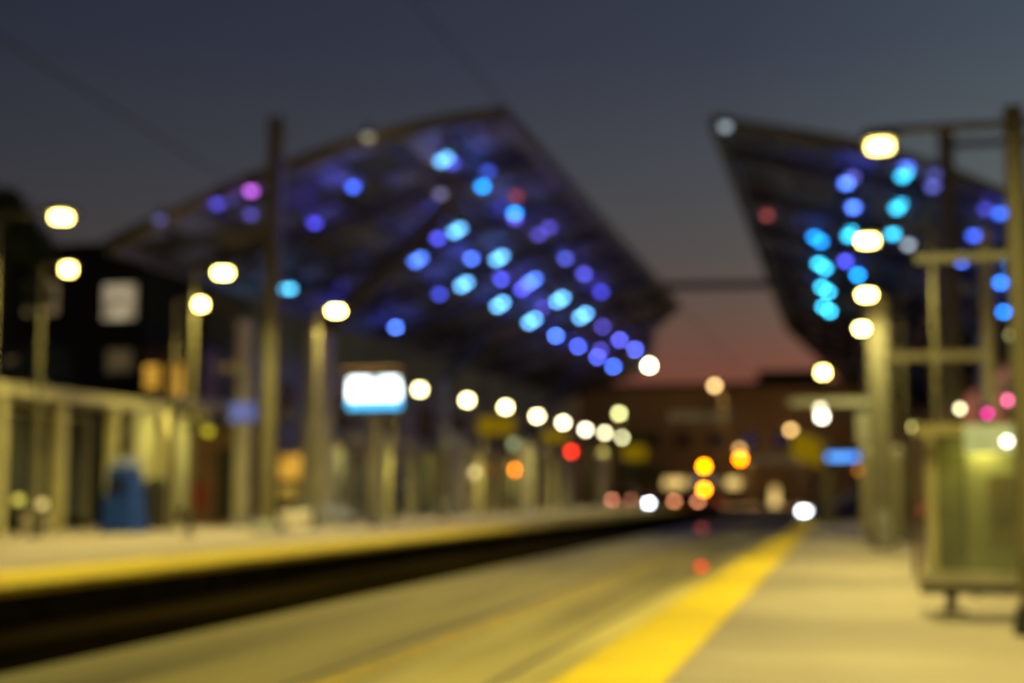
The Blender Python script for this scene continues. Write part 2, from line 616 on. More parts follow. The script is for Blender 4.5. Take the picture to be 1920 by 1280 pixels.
rows_far = [
    ("outermost short row", [(535, 540, (90, 200, 255)), (655, 578, B1), (742, 612, B2)]),
    ("long low row", [(784, 485, B2), (870, 531, B3), (938, 569, B3), (997, 600, B3), (1042, 628, B2), (1084, 648, (72, 95, 235)), (1120, 668, (75, 90, 225)), (1150, 686, (70, 110, 255))]),
    ("middle row", [(821, 445, B1), (884, 483, (72, 110, 240)), (940, 522, B1), (978, 541, B1), (1018, 575, B0)]),
    ("long high row", [(830, 410, B1), (857, 430, B3), (936, 482, B3), (998, 525, B2), (1050, 560, B3), (1093, 590, B3), (1130, 611, B0), (1162, 636, (82, 88, 215)), (1191, 654, (85, 100, 230))]),
    ("top row by the roof edge", [(832, 297, B3), (905, 348, C2), (965, 398, C2), (1010, 438, B0), (1060, 483, (60, 70, 165)), (1095, 512, (68, 70, 180)), (1127, 546, (52, 52, 170))]),
    ("scattered lights near the front", [(471, 356, (160, 80, 190)), (590, 416, (62, 60, 190)), (662, 348, (62, 95, 230)), (824, 550, (48, 60, 170)), (915, 320, (40, 60, 150)), (965, 408, (80, 60, 170)), (1030, 425, B0), (848, 304, (60, 66, 170)), (985, 535, B0), (1126, 655, B0)]),
    ("faint mesh lights", [(690, 256, (84, 82, 66)), (968, 366, (92, 38, 34)), (826, 362, (72, 68, 90)), (407, 380, (58, 52, 150)), (300, 410, (50, 50, 85)), (470, 400, (55, 50, 120))]),
]
SHADE = {"B3": "pale blue", }


def shade(c):
    r, g_, b = c
    if r > 140:
        return "violet pink"
    if r > b:
        return "faint reddish" if g_ < 60 else "faint cream"
    if b > 250 and g_ > 170:
        return "bright pale blue"
    if b > 245 and g_ > 120:
        return "bright blue"
    if b > 220:
        return "clear blue"
    if b > 160:
        return "deep blue violet"
    return "dim violet"


for rn, pts in rows_far:
    for i, (px, py, c) in enumerate(pts):
        canopy_light(px, py, c, AL, uL, nL, "%s light, %s in the %s, violet canopy" % (shade(c), ordn(i), rn), "blue lights under the violet canopy",
                     (0.22, 0, 0.14) if c == B3 or c == B2 and py < 600 else ((0.42, 0, 0) if px == 535 else None))
rows_near = [
    ("row beside the track", [(1533, 447, C2), (1541, 497, C3), (1547, 541, C3), (1550, 578, C3)]),
    ("second row from the track", [(1587, 342, B2), (1600, 387, B2), (1594, 437, C3), (1585, 488, B1), (1608, 514, C2), (1598, 330, (62, 62, 130))]),
    ("third row from the track", [(1695, 325, C3), (1684, 385, C3), (1676, 433, C3), (1658, 507, B1), (1700, 312, (66, 90, 200)), (1703, 457, (105, 115, 125))]),
    ("outer rows past the mast", [(1748, 348, (62, 66, 130)), (1753, 325, (48, 50, 100)), (1848, 390, (45, 45, 130)), (1875, 398, (50, 90, 200)), (1826, 440, (52, 80, 200)), (1851, 446, (50, 60, 160)), (1803, 487, (72, 110, 245)), (1897, 498, C2), (1876, 528, (50, 120, 250)), (1848, 570, (72, 100, 240)), (1882, 583, (30, 120, 240))]),
    ("pair at the pointed tip", [(1360, 236, (88, 98, 102)), (1438, 402, (88, 36, 36))]),
]
for rn, pts in rows_near:
    for i, (px, py, c) in enumerate(pts):
        canopy_light(px, py, c, AR, uR, nR, "%s light, %s in the %s, pointed canopy" % (shade(c) if px not in (1703, 1360) else "greyish white", ordn(i), rn), "blue lights under the pointed canopy",
                     (0.24, 0, -0.19) if "beside" in rn else ((0.10, 0, 0.14) if c == C3 else None))


# ================================================================== PLATFORM LAMPS
def lamp(label, q, pole_xy, group, power=190, w=0.22, h=0.07, col=WARM, rgb=(255, 226, 120), k=9.0, pole_m="olive", pole_r=0.07, foot=0.0, name="platform_lamp", spread=155):
    """q = lens centre; the pole stands at pole_xy and an arm reaches to the head"""
    px_, py_ = pole_xy
    t = thing(name, label, "lamp", (px_, py_, foot), group)
    top = q.z - foot + 0.16
    L = Vector((q.x - px_, q.y - py_, q.z - foot))
    MB().tube((0, 0, 0), (0, 0, top + 0.05), pole_r, pole_r * 0.75, 12).build("pole", M[pole_m], t)
    MB().lathe((0, 0, 0), [(pole_r * 2.2, 0), (pole_r * 2.2, 0.05), (pole_r * 1.3, 0.12), (pole_r * 1.1, 0.14)], 14).build("base_flange", M["dark"], t)
    if L.xy.length > 0.12:
        MB().bar((0, 0, top), (L.x, L.y, top), 0.06, 0.07).build("arm", M[pole_m], t)
    hd = MB().bevbox(L.x - w * 0.75, L.x + w * 0.75, L.y - w * 0.9, L.y + w * 0.9, L.z + h / 2 + 0.001, L.z + h / 2 + 0.10, 0.03).build("lamp_head", M["dark"], t)
    ln = MB()
    n = 16
    prof = [(w / 2, h / 2), (w / 2, -h / 2)]
    vs, fs = [], []
    for r_, z_ in prof:
        for i in range(n):
            a = 2 * math.pi * i / n
            vs.append((L.x + r_ * math.cos(a), L.y + r_ * math.sin(a), L.z + z_))
    fs = [(i, i + n, (i + 1) % n + n, (i + 1) % n) for i in range(n)]
    ln.add(vs, fs).build("lens_ring", GLOW, t, color=disc(rgb, w, q.y, h, k))
    lamp_light(t, (L.x, L.y, L.z + h / 2 - 0.012), power, w * 0.8, col, spread)
    return t


GR = "lamps over the near platform"
near = [(1650, 275, 14.53, "nearest and topmost lamp"), (1627, 452, 20.13, "second lamp down"), (1625, 553, 25.76, "third lamp down"), (1618, 616, 31.15, "fourth lamp down")]
for px, py, Y, nm in near:
    lamp("%s in the warm row hanging over the near platform" % nm, at(px, py, Y=Y), ({14.53: 2.15, 25.76: 0.62}.get(Y, 1.25), Y + (0.9 if Y == 25.76 else 0.0)), GR, power=290 if Y < 25 else 130, w=0.24, h=0.08)
lamp("warm platform lamp standing behind the camera side of the row, above the paving", Vector((0.43, 8.9, 4.62)), (1.9, 8.9), GR, power=290, w=0.24, h=0.08)
lamp("warm platform lamp over the very start of the paving", Vector((0.43, 3.3, 4.62)), (1.9, 3.3), GR, power=290, w=0.24, h=0.08)
q = at(1543, 698, Y=42.5)
lamp("small warm lamp past the pillar, above the lone white arm", q, (q.x + 1.2, 42.5), GR, power=90, w=0.22, h=0.16, k=5)
q = at(1538, 765, Y=48)
lamp("cream lamp just below the small warm lamp, in front of the arm's end", q, (q.x + 1.4, 48), GR, power=60, w=0.20, h=0.16, rgb=(190, 185, 150), k=1.0)
q = at(1541, 781, Y=56)
lamp("brighter cream lamp touching the one above it", q, (q.x + 1.7, 56), GR, power=60, w=0.25, h=0.2, rgb=(250, 245, 215), k=1.6, foot=-0.45)

GA = "tall lamps over the far platform"
for px, py, Y, lab, pole in ((115, 408, 23.4, "topmost tall lamp near the dark tree, glowing pale yellow", -1.6), (418, 512, 30.3, "tall lamp above the pale square column with the blue sign", -0.9), (630, 583, 37.6, "tall lamp beside the top of the thickest pale column", -0.7)):
    q = at(px, py, Y=Y)
    lamp(lab, q, (q.x + pole, Y + 0.4), GA, power=520, w=0.34, h=0.10, k=9, pole_m="olive", spread=160)
for px, py, Y, lab in ((128, 505, 29.0, "lower tall lamp between the dark tree and the lit upstairs window"), (376, 571, 35.5, "tall lamp below and beside the one over the square column")):
    q = at(px, py, Y=Y)
    lamp(lab, q, (q.x - 0.9, Y + 0.4), GA, power=260, w=0.24, h=0.16, k=8, spread=160)
lamp("unseen tall lamp added to light the nearest end of the far platform", Vector((-13.2, 16.6, 6.1)), (-15.4, 17.0), GA, power=520, w=0.34, h=0.10, k=9, pole_m="olive", spread=160)  # lamp outside the view, added to brighten the far platform's yellow strip
GC = "row of round lamps leading away along the far platform"
rowc = [(787, 730, 46.6), (876, 750, 52.5), (948, 763, 57.6), (1007, 780, 64.6), (1056, 792, 71.0), (1098, 805, 79.3), (1134, 811, 84.0), (1165, 820, 91.8)]
for i, (px, py, Y) in enumerate(rowc):
    q = at(px, py, Y=Y)
    c = [(255, 238, 165)] * 4 + [(255, 242, 190), (250, 242, 205), (225, 215, 170), (225, 222, 165)]
    kk = [3, 3, 2.6, 2.2, 1.5, 1.1, 1, 1][i]
    lamp("round cream lamp, %s from the bright screen in the long receding row" % ordn(i), q, (q.x - 1.0, Y + 0.2), GC, power=330, w=0.26, h=0.19, rgb=c[i], k=kk, name="round_lamp", spread=160)
q = at(1161, 775, Y=88)
lamp("pale yellow lamp standing above the far end of the round lamp row", q, (q.x, 88.3), GC, power=60, w=0.32, h=0.26, rgb=(215, 215, 140), k=1.0, name="round_lamp")
q = at(1217, 685, Y=97)
lamp("bright warm lamp at the tail of the violet canopy, against the red sky", q, (q.x - 1.3, 97.3), "street lamps beyond the platforms", power=200, w=0.34, h=0.3, rgb=(255, 245, 200), k=3.0, name="street_lamp", foot=-0.45)
for px, py, Y, c, k, lab, pw in ((1340, 723, 138, (215, 175, 110), 1.0, "tan street lamp against the red sky above the far building", 14000),
                             (1483, 806, 136, (200, 160, 95), 1.0, "tan street lamp beside the mustard panel in the dark", 14000),
                             (1387, 842, 142, (150, 115, 65), 1.0, "faint street lamp just above the upper amber signal", 9000),
                             (893, 885, 92, (170, 150, 105), 1.0, "faint tan lamp left of the orange signal", 120),
                             (848, 832, 75, (165, 160, 120), 1.0, "wide dull white lamp under the round lamp row", 60),
                             (965, 832, 85, (110, 118, 85), 1.0, "dull greenish lamp between the mustard panel and the orange signal", 30)):
    q = at(px, py, Y=Y)
    lamp(lab, q, (q.x + 0.8, Y + 0.3), "street lamps beyond the platforms", power=pw, spread=170, w=0.5 if px != 848 else 1.3, h=0.42, rgb=c, k=k, col=SODIUM, name="street_lamp", foot=-0.45 if Y > 104 else 0.0, pole_m="dark")


# ================================================================== MASTS AND ARMS
def mast(label, x, y, h, w, arm, group, m="olive"):
    t = thing("overhead_line_mast", label, "mast", (x, y, 0), group)
    MB().bar((0, 0, 0.02), (0, 0, h), w, w).build("mast_shaft", M[m], t)
    MB().bevbox(-w, w, -w, w, 0, 0.30, 0.05).build("base", M["grey"], t)
    for (dx, z, r_) in arm:
        MB().bar((0, 0, z), (dx, 0, z), 0.12, 0.14).build("cross_arm", M[m], t)
    return t


q = at(503, 1000, Z=0)
mx = at(505, 990, Y=33)
zt = at(524, 222, Y=33).z
mast("tall dark square mast standing up before the violet canopy roof", mx.x, 33, zt, 0.33, [(-1.4, 7.6, 0)], "overhead line masts")
mx = at(1797, 1000, Y=33)
mast("tall dark square mast before the pointed canopy roof, wire arm at its top", mx.x, 33, at(1773, 240, Y=33).z, 0.33, [(3.0, at(1773, 272, Y=33).z, 0)], "overhead line masts", "olive")

# near post at the frame edge, with its lit arm and black boot
t = thing("platform_post", "nearest steel post with a flared black foot and one short arm", "post", (1.30, 11.16, 0), "posts with side arms on the near platform")
MB().tube((0, 0, 0.05), (0, 0, 3.95), 0.085, 0.075, 16).build("shaft", M["olive"], t)
MB().lathe((0, 0, 0), [(0.13, 0), (0.13, 0.05), (0.105, 0.20), (0.09, 0.21)], 16).build("boot", M["black"], t)
MB().bar((0.0, 0, 1.05 + 1.76), (-0.75, 0, 1.05 + 1.76), 0.05, 0.06).build("side_arm", M["pillar"], t)
q = at(1855, 665, Y=17.8)
t = thing("platform_post", "slim pale post behind the glass case with an arm reaching left", "post", (q.x, 17.8, 0), "posts with side arms on the near platform")
MB().tube((0, 0, 0.03), (0, 0, 4.2), 0.08, 0.07, 14).build("shaft", M["post"], t)
MB().lathe((0, 0, 0), [(0.12, 0), (0.12, 0.05), (0.09, 0.1)], 14).build("base", M["dark"], t)
MB().bar((0, 0, q.z), (-1.2, 0, q.z), 0.06, 0.10).build("side_arm", M["post"], t)
q = at(1660, 752, Y=26.7)
t = thing("platform_post", "stout pale pillar with a long white arm reaching over the platform edge", "pillar", (0.63, 26.7, 0), "posts with side arms on the near platform")
MB().bevbox(-0.20, 0.20, -0.2, 0.2, 0.1, 4.6, 0.05).build("shaft", M["pillar"], t)
MB().lathe((0, 0, 0), [(0.20, 0), (0.20, 0.05), (0.24, 0.12), (0.24, 0.5), (0.20, 0.75)], 18).build("base", M["grey"], t)
MB().bar((-0.205, 0, q.z), (-1.62, 0, q.z), 0.08, 0.13).build("side_arm", M["grey"], t)
MB().box(-0.42, -0.205, -0.1, 0.1, q.z - 0.75, q.z - 0.2).build("junction_box", M["grey"], t)
# grey cabinet behind the pillar
q = at(1625, 985, Z=0)
t = thing("utility_cabinet", "tall grey cabinet tucked behind the stout pale pillar", "cabinet", (0.75, 32, 0), None)
MB().bevbox(-0.45, 0.45, -0.3, 0.3, 0.08, 2.0, 0.05).build("cabinet_body", M["grey"], t)
MB().box(-0.43, 0.43, -0.33, -0.302, 0.15, 1.9).build("door", M["post"], t)
MB().box(-0.4, 0.4, -0.27, 0.27, 0, 0.079).build("plinth", M["dark"], t)

# ------------------------------------------------------------------ glass case on a foot (near platform)
q0 = at(1785, 1148, Z=0)
cy0 = q0.y
t = thing("display_case", "glass fronted case with a lit top band standing on one dark foot", "display case", (q0.x, cy0, 0), None)
x0 = at(1718, 1000, Y=cy0).x - q0.x
x1 = at(1905, 1000, Y=cy0).x - q0.x + 0.35
zb, ztp = 0.24, at(1750, 795, Y=cy0).z
MB().box(x0, x1, -0.12, 0.12, zb, zb + 0.12).build("bottom_rail", M["post"], t)
MB().box(x0 + 0.02, x1 - 0.02, -0.10, 0.10, zb - 0.07, zb - 0.001).build("shadow_strip", M["black"], t)  # black strip in place of the shadow below the bottom rail
MB().tube((0.0, 0, 0.02), (0.0, 0, zb - 0.071), 0.045, n=12).build("foot", M["black"], t)
MB().box(-0.12, 0.12, -0.08, 0.08, 0, 0.02).build("foot_plate", M["black"], t)
MB().tube((x1 - 0.15, 0, 0.0), (x1 - 0.15, 0, zb - 0.071), 0.045, n=12).build("foot", M["black"], t)
for x in (x0 + 0.13, x1 - 0.05):
    MB().box(x - 0.04, x + 0.04, -0.11, 0.11, zb + 0.121, ztp - 0.101).build("frame_post", M["frame"], t)
MB().box(x0, x0 + 0.03, -0.11, 0.11, zb + 0.121, ztp - 0.101).build("frame_post", M["brown"], t)
MB().box(x0, x1, -0.12, 0.12, ztp - 0.10, ztp).build("top_rail", M["frame"], t)
MB().box(x0 + 0.18, x0 + 0.40, 0.06, 0.07, zb + 0.122, ztp - 0.102).build("poster", M["poster_green"], t)
MB().box(x0 + 0.43, x1 - 0.10, 0.06, 0.07, zb + 0.122, ztp - 0.102).build("back_pane", M["frost"], t)
MB().box(x0 + 0.62, x0 + 0.95, 0.03, 0.059, zb + 0.35, ztp - 0.45).build("poster", M["poster"], t)
MB().box(x0 + 0.18, x1 - 0.10, -0.10, -0.09, zb + 0.122, ztp - 0.102).build("glass_pane", M["glass"], t)
MB().box(x0 + 0.42, x1 - 0.10, -0.135, -0.122, ztp - 0.26, ztp - 0.02).build("light_band", M["led_panel"], t)
lamp_light(t, ((x0 + x1) / 2, -0.02, ztp - 0.11), 5.0, 0.12, WARM, 175)
for (px, py, c, nm) in ((1888, 827, (255, 252, 225), "white"),):
    q = at(px, py, Y=cy0 - 0.2) - Vector((q0.x, cy0, 0))
    MB().lathe(q, [(0.02, -0.03), (0.035, -0.01), (0.035, 0.01), (0.02, 0.03)], 12).build("spot_bulb", GLOW, t, color=disc(c, 0.07, cy0, 0.055, 1.5))

# magenta and cream small lights beyond the case
for px, py, Y, c, lab in ((1890, 750, 17.5, (225, 95, 140), "pink signal light above the glass case"), (1852, 775, 17.5, (190, 30, 120), "magenta light left of and below the pink one"), (1800, 766, 18.2, (225, 215, 165), "cream light over the top of the glass case"), (1712, 800, 18, (165, 155, 85), "dull yellow light at the case's upper corner"), (1733, 802, 18.4, (135, 120, 60), "fainter yellow light overlapping its neighbour"), (1895, 628, 17, (120, 115, 70), "dull light high on the nearest post"), (1910, 445, 20, (180, 170, 100), "pale yellow light at the picture's edge, level with the canopy"), (1825, 878, 15, (130, 125, 50), "olive glow seen through the glass case")):
    q = at(px, py, Y=Y)
    D = 0.0034 * Y
    t = thing("post_light", lab, "light", (q.x, q.y, 0), "small lights around the glass case")
    MB().tube((0, 0.06, 0), (0, 0.06, q.z + 0.1), 0.03, n=8).build("pole", M["dark"], t)
    MB().lathe((0, 0, q.z), [(D * 0.3, -D * 0.5), (D * 0.5, -D * 0.2), (D * 0.5, D * 0.2), (D * 0.3, D * 0.5)], 12).build("lens", GLOW, t, color=disc(c, D, Y))
    MB().box(-0.03, 0.03, 0, 0.06, q.z + D * 0.5, q.z + D * 0.5 + 0.06).build("bracket", M["dark"], t)

# ================================================================== FAR PLATFORM COLUMNS
q = at(592, 978, Z=0)
arm = orgL + PL(1.6, 40, -0.3)
canopy_column("thickest pale column beside the bright screen, one raking arm up to the roof", -16.6, 43.5, 6.2, orgL + PL(2.6, 41.3, -0.35), 1.0, "canopy columns")
for y, nm in ((66, "canopy column rising behind the second glazed shelter with its own raking arm"), (90, "canopy column rising at the last glazed shelter with its own raking arm")):
    canopy_column(nm, -18.9, y, 6.4, orgL + PL(8.6, y + 1.0, -0.35), 0.7, "canopy columns")
for y, nm in ((49, "nearer canopy column under the pointed canopy with a raking arm"), (74, "middle canopy column under the pointed canopy with a raking arm"), (98, "farther canopy column under the pointed canopy with a raking arm")):
    canopy_column(nm, 4.6, y, 6.2, orgR + PR(3.6, y + 2, -0.35), 0.6, "canopy columns")
    if y > 50:
        MB().box(4.0, 5.2, y - 0.6, y + 0.6, -0.449, -0.001).build("footing", M["grey"], bpy.data.objects[[o.name for o in COL.objects if o.name.startswith("canopy_column")][-1]]).matrix_parent_inverse = Matrix.Translation((-4.6, -y, 0))
q = at(447, 985, Z=0)
t = thing("sign_column", "square pale column carrying the small blue sign", "column", (at(452, 985, Y=39.5).x, 39.5, 0), None)
zs = at(440, 600, Y=39.5).z
MB().bevbox(-0.20, 0.20, -0.2, 0.2, 0.02, zs, 0.04).build("shaft", M["post"], t)
MB().box(-0.3, 0.3, -0.3, 0.3, 0, 0.2).build("base", M["grey"], t)
q = at(457, 772, Y=39.2)
MB().box(-0.35 + 0.05, 0.45, -0.27, -0.21, q.z - 0.26, q.z + 0.26).build("sign_panel", M["blue_dim"], t)
MB().bar((-0.9, 0, at(400, 690, Y=39.5).z), (-0.2, 0, at(400, 690, Y=39.5).z), 0.1, 0.3).build("side_arm", M["post"], t)

for i, (px, Y, w) in enumerate([(500, 41, 0.30), (700, 47.5, 0.42), (860, 58, 0.55), (990, 66, 0.45), (1070, 74.5, 0.45), (1132, 84, 0.42)]):
    x = at(px, 960, Y=Y).x
    top = min(4.4, 4.4)
    t = thing("platform_column", ["slim olive column between the blue sign and the thickest column", "tan column just right of the bright screen", "broad grey tan column below the dull white lamp", "grey tan column right of the orange signal", "pale column below the red signal", "last pale column before the green leaves"][i], "column", (x, Y, 0), "plain columns along the far platform")
    MB().bevbox(-w / 2, w / 2, -w / 2, w / 2, 0.01, [5.8, 3.9, 3.5, 3.5, 3.4, 3.4][i], 0.05).build("shaft", M["post" if i else "olive"], t)
    MB().box(-w * 0.75, w * 0.75, -w * 0.75, w * 0.75, 0, 0.25).build("base", M["grey"], t)


# ------------------------------------------------------------------ shelters of the far platform
def shelter(label, x, y0, y1, h, depth, group, lit=False):
    t = thing("platform_shelter", label, "shelter", (x, (y0 + y1) / 2, 0), group)
    L = (y1 - y0) / 2
    n = max(1, round((y1 - y0) / 3.0))
    for i in range(n + 1):
        yy = -L + 2 * L * i / n
        MB().box(-0.13, 0.13, yy - 0.13, yy + 0.13, 0.0, h - 0.30).build("post", M["frame"], t)
        MB().box(-depth - 0.07, -depth + 0.07, yy - 0.07, yy + 0.07, 0.0, h - 0.30).build("post", M["frame"], t)
    MB().box(-0.16, 0.16, -L - 0.15, L + 0.15, h - 0.299, h).build("front_beam", M["frame"], t)
    MB().box(-depth - 0.1, -0.161, -L - 0.15, L + 0.15, h - 0.20, h - 0.10).build("shelter_roof", M["grey"], t)
    for i in range(n):
        ya, yb = -L + 2 * L * i / n + 0.15, -L + 2 * L * (i + 1) / n - 0.15
        MB().box(-depth - 0.01, -depth + 0.01, ya, yb, 0.35, h - 0.5).build("glass_pane", M["frost"] if lit else M["glass"], t)
        MB().box(-depth - 0.02, -depth + 0.02, ya, yb, h - 0.499, h - 0.42).build("top_rail", M["frame"], t)
    MB().box(-depth + 0.1, -depth + 0.1 + 0.45, -L + 0.5, L - 0.5, 0.42, 0.47).build("bench_seat", M["olive"], t)
    for yy in (-L + 0.7, L - 0.7):
        MB().box(-depth + 0.2, -depth + 0.3, yy - 0.05, yy + 0.05, 0, 0.42).build("bench_leg", M["dark"], t)
    MB().box(-depth + 0.5, -0.5, -1.0, 1.0, h - 0.27, h - 0.201).build("added_light", M["grey"], t)
    lamp_light(t, (-depth / 2, 0, h - 0.28), 170 if lit else (60 if y0 < 40 else 150), 0.5, WARM, 175)  # light added under the roof to brighten the shelter
    return t


GS = "glazed shelters along the far platform"
shelter("large open framed shelter with a thick yellowish front beam, left of the blue machine", -19.2, 27.0, 37.5, at(75, 733, Y=32).z + 0.05, 2.2, GS)
shelter("small shelter with bright frosted panes behind the blue machine", -20.0, 40.0, 44.5, at(300, 745, Y=41).z, 1.4, GS, True)
shelter("glazed shelter with greenish panes under the bright screen", -17.8, 49.5, 57.5, 3.2, 1.8, GS)
shelter("glazed shelter below the dull white lamp, before the orange signal", -17.4, 61.5, 70.5, 3.2, 1.8, GS)
shelter("last glazed shelter at the far end below the red signal", -17.0, 74.5, 86.5, 3.2, 1.8, GS)

t = thing("waiting_shelter", "glazed olive shelter behind the glass case on the near platform", "shelter", (3.3, 24, 0), None)
for yy in (-5, -1.7, 1.7, 5):
    MB().box(-0.10, 0.10, yy - 0.10, yy + 0.10, 0, 3.0).build("post", M["frame"], t)
    MB().box(2.4, 2.5, yy - 0.05, yy + 0.05, 0, 3.0).build("post", M["frame"], t)
MB().box(-0.3, 2.7, -5.3, 5.3, 3.001, 3.15).build("shelter_roof", M["post"], t)
MB().box(2.41, 2.43, -4.9, 4.9, 0.3, 2.6).build("glass_pane", M["frost"], t)
MB().box(0.15, 2.35, 5.0, 5.02, 0.3, 2.6).build("glass_pane", M["frost"], t)
MB().box(1.7, 2.2, -4, 4, 0.44, 0.5).build("bench_seat", M["brown"], t)
for yy in (-3.5, 3.5):
    MB().box(1.8, 2.1, yy - 0.05, yy + 0.05, 0, 0.439).build("bench_leg", M["dark"], t)
lamp_light(t, (1.2, 0, 2.95), 60, 0.4, WARM)  # added light for this shelter's olive panes
MB().box(0.8, 1.6, -1.2, 1.2, 2.96, 3.0).build("added_light", GLOW, t, color=(1.2, 1.1, 0.5))
# blue machine and dark bin
q = at(232, 998, Z=0)
t = thing("ticket_machine", "tall dark blue machine with a pale top that widens at its foot", "ticket machine", (q.x, q.y, 0), None)
MB().add([(-0.46, -0.42, 0), (0.46, -0.42, 0), (0.46, 0.42, 0), (-0.46, 0.42, 0), (-0.29, -0.3, 1.65), (0.29, -0.3, 1.65), (0.29, 0.3, 1.65), (-0.29, 0.3, 1.65)],
         [(3, 2, 1, 0), (4, 5, 6, 7), (0, 1, 5, 4), (1, 2, 6, 5), (2, 3, 7, 6), (3, 0, 4, 7)]).build("machine_body", M["blue"], t)
MB().bevbox(-0.25, 0.27, -0.26, 0.26, 1.651, 1.88, 0.06).build("machine_top", M["blue_pale"], t)
MB().box(-0.2, 0.2, -0.44, -0.40, 1.05, 1.35).build("screen", M["window_dark"], t)
q = at(290, 992, Z=0)
t = thing("litter_bin", "dark round litter bin beside the blue machine", "litter bin", (q.x, q.y, 0), None)
MB().lathe((0, 0, 0), [(0.28, 0), (0.32, 0.05), (0.32, 1.15), (0.26, 1.2)], 18).build("bin_body", M["dark"], t)
MB().lathe((0, 0, 1.201), [(0.33, 0), (0.33, 0.08), (0.15, 0.22)], 18).build("lid", M["dark"], t)
q = at(755, 962, Z=0)
t = thing("ticket_machine", "smaller blue machine on the platform past the tan column", "ticket machine", (q.x, q.y, 0), None)
MB().bevbox(-0.6, 0.6, -0.4, 0.4, 0, 2.0, 0.06).build("machine_body", M["blue"], t)
MB().box(-0.35, 0.35, -0.43, -0.401, 1.2, 1.7).build("screen", M["blue_pale"], t)
# brown kiosk with red stripe
q = at(430, 990, Z=0)
t = thing("platform_kiosk", "brown panelled kiosk below the small blue sign, with a red lower corner", "kiosk", (at(430, 985, Y=41.5).x - 0.4, 42.5, 0), None)
MB().bevbox(-1.1, 1.1, -0.8, 0.8, 0, 3.0, 0.08).build("kiosk_body", M["brown"], t)
MB().box(-1.2, 1.2, -0.95, 0.95, 3.001, 3.2).build("roof", M["olive"], t)
MB().box(-0.15, 0.85, -0.84, -0.801, 0.1, 2.4).build("door", M["dark"], t)
MB().box(-1.05, -0.5, -0.84, -0.801, 0.5, 1.3).build("panel", M["red"], t)
q = at(390, 808, Y=41)
MB().lathe(q - Vector(t.location) + Vector((0, 0, 0)), [(0.10, -0.10), (0.14, 0), (0.10, 0.10)], 12).build("bulkhead_light", GLOW, t, color=disc((130, 120, 25), 0.28, 41, 0.2))
# lit drinks machine
q = at(525, 960, Y=45)
t = thing("vending_machine", "vending machine with two glowing amber panels", "vending machine", (q.x - 0.3, 46.5, 0), None)
MB().bevbox(-0.75, 0.75, -0.4, 0.4, 0, 2.45, 0.05).build("machine_body", M["dark"], t)
MB().box(-0.62, 0.62, -0.43, -0.401, 1.45, 2.3).build("display_panel", M["window_amber"], t)
MB().box(-0.62, 0.50, -0.43, -0.401, 0.75, 1.25).build("display_panel", lit_panel("amber_dim", (0.5, 0.33, 0.05), (0.25, 0.15, 0.02), 0.8), t)
# pale planter blocks
for px, Y, w, lab in ((535, 39.5, 1.5, "low pale stone block near the foot of the thickest column"), (80, 33.5, 0.9, "low pale stone block under the large shelter's post")):
    q = at(px, 990, Y=Y)
    t = thing("stone_block", lab, "stone block", (q.x, Y, 0), "pale stone blocks on the far platform")
    MB().bevbox(-w / 2, w / 2, -0.35, 0.35, 0, 0.45, 0.08).build("block", M["white"], t)
    MB().box(-w / 2 + 0.1, w / 2 - 0.1, -0.25, 0.25, 0.451, 0.47).build("seat_slab", M["white"], t)
for px, py, c, lab in ((35, 937, (150, 140, 55), "dull yellow bollard light under the large shelter"), (78, 945, (160, 140, 80), "tan bollard light beside the shelter's front post")):
    q = at(px, py, Y=31.5)
    t = thing("bollard_light", lab, "bollard light", (q.x, q.y, 0), "bollard lights by the large shelter")
    MB().tube((0, 0, 0), (0, 0, q.z - 0.08), 0.09, n=12).build("bollard", M["dark"], t)
    MB().lathe((0, 0, q.z), [(0.09, -0.079), (0.12, -0.04), (0.12, 0.06), (0.05, 0.1)], 12).build("lens", GLOW, t, color=disc(c, 0.24, 31.5, 0.16))

# ------------------------------------------------------------------ bright information screen
q = at(700, 735, Y=40)
t = thing("information_display", "large bright white screen with a blue lower band under a thin hood", "display screen", (q.x, 40.2, 0), None)
zc = q.z
MB().tube((0, 0.1, 0.03), (0, 0.1, zc - 0.62), 0.07, n=12).build("pole", M["olive"], t)
MB().lathe((0, 0.1, 0), [(0.18, 0), (0.18, 0.05), (0.09, 0.12)], 14).build("base", M["dark"], t)
MB().box(-0.88, 0.88, -0.10, 0.22, zc - 0.62, zc + 0.50).build("casing", M["dark"], t)
MB().box(-0.95, 0.95, -0.35, 0.25, zc + 0.62, zc + 0.70).build("hood", M["brown"], t)
MB().box(-0.7, 0.7, 0.0, 0.15, zc + 0.501, zc + 0.619).build("hood_bracket", M["post"], t)
sc_ = MB().box(-0.80, 0.80, -0.13, -0.101, zc - 0.20, zc + 0.22)
sc_.box(-0.78, -0.10, -0.128, -0.101, zc + 0.221, zc + 0.42)
sc_.box(0.14, 0.74, -0.128, -0.101, zc + 0.221, zc + 0.42)
sc_.build("screen_face", M["screen"], t)
MB().box(-0.82, 0.82, -0.128, -0.101, zc - 0.46, zc - 0.201).build("screen_footer", M["screen_low"], t)

# blue lit sign on the near side, with its post
q = at(1580, 856, Y=44)
t = thing("lit_sign", "bright blue lit sign board on a greenish post at the near platform's end", "sign", (at(1553, 960, Y=44.2).x, 44.2, 0), None)
dx = q.x - t.location.x
MB().bar((0, 0.1, 0), (0, 0.1, q.z + 0.5), 0.3, 0.3).build("post", M["olive"], t)
MB().box(dx - 0.52, dx + 0.52, -0.20, -0.06, q.z - 0.13, q.z + 0.13).build("casing", M["dark"], t)
MB().box(dx - 0.45, dx + 0.45, -0.23, -0.201, q.z - 0.085, q.z + 0.085).build("sign_face", M["blue_sign"], t)


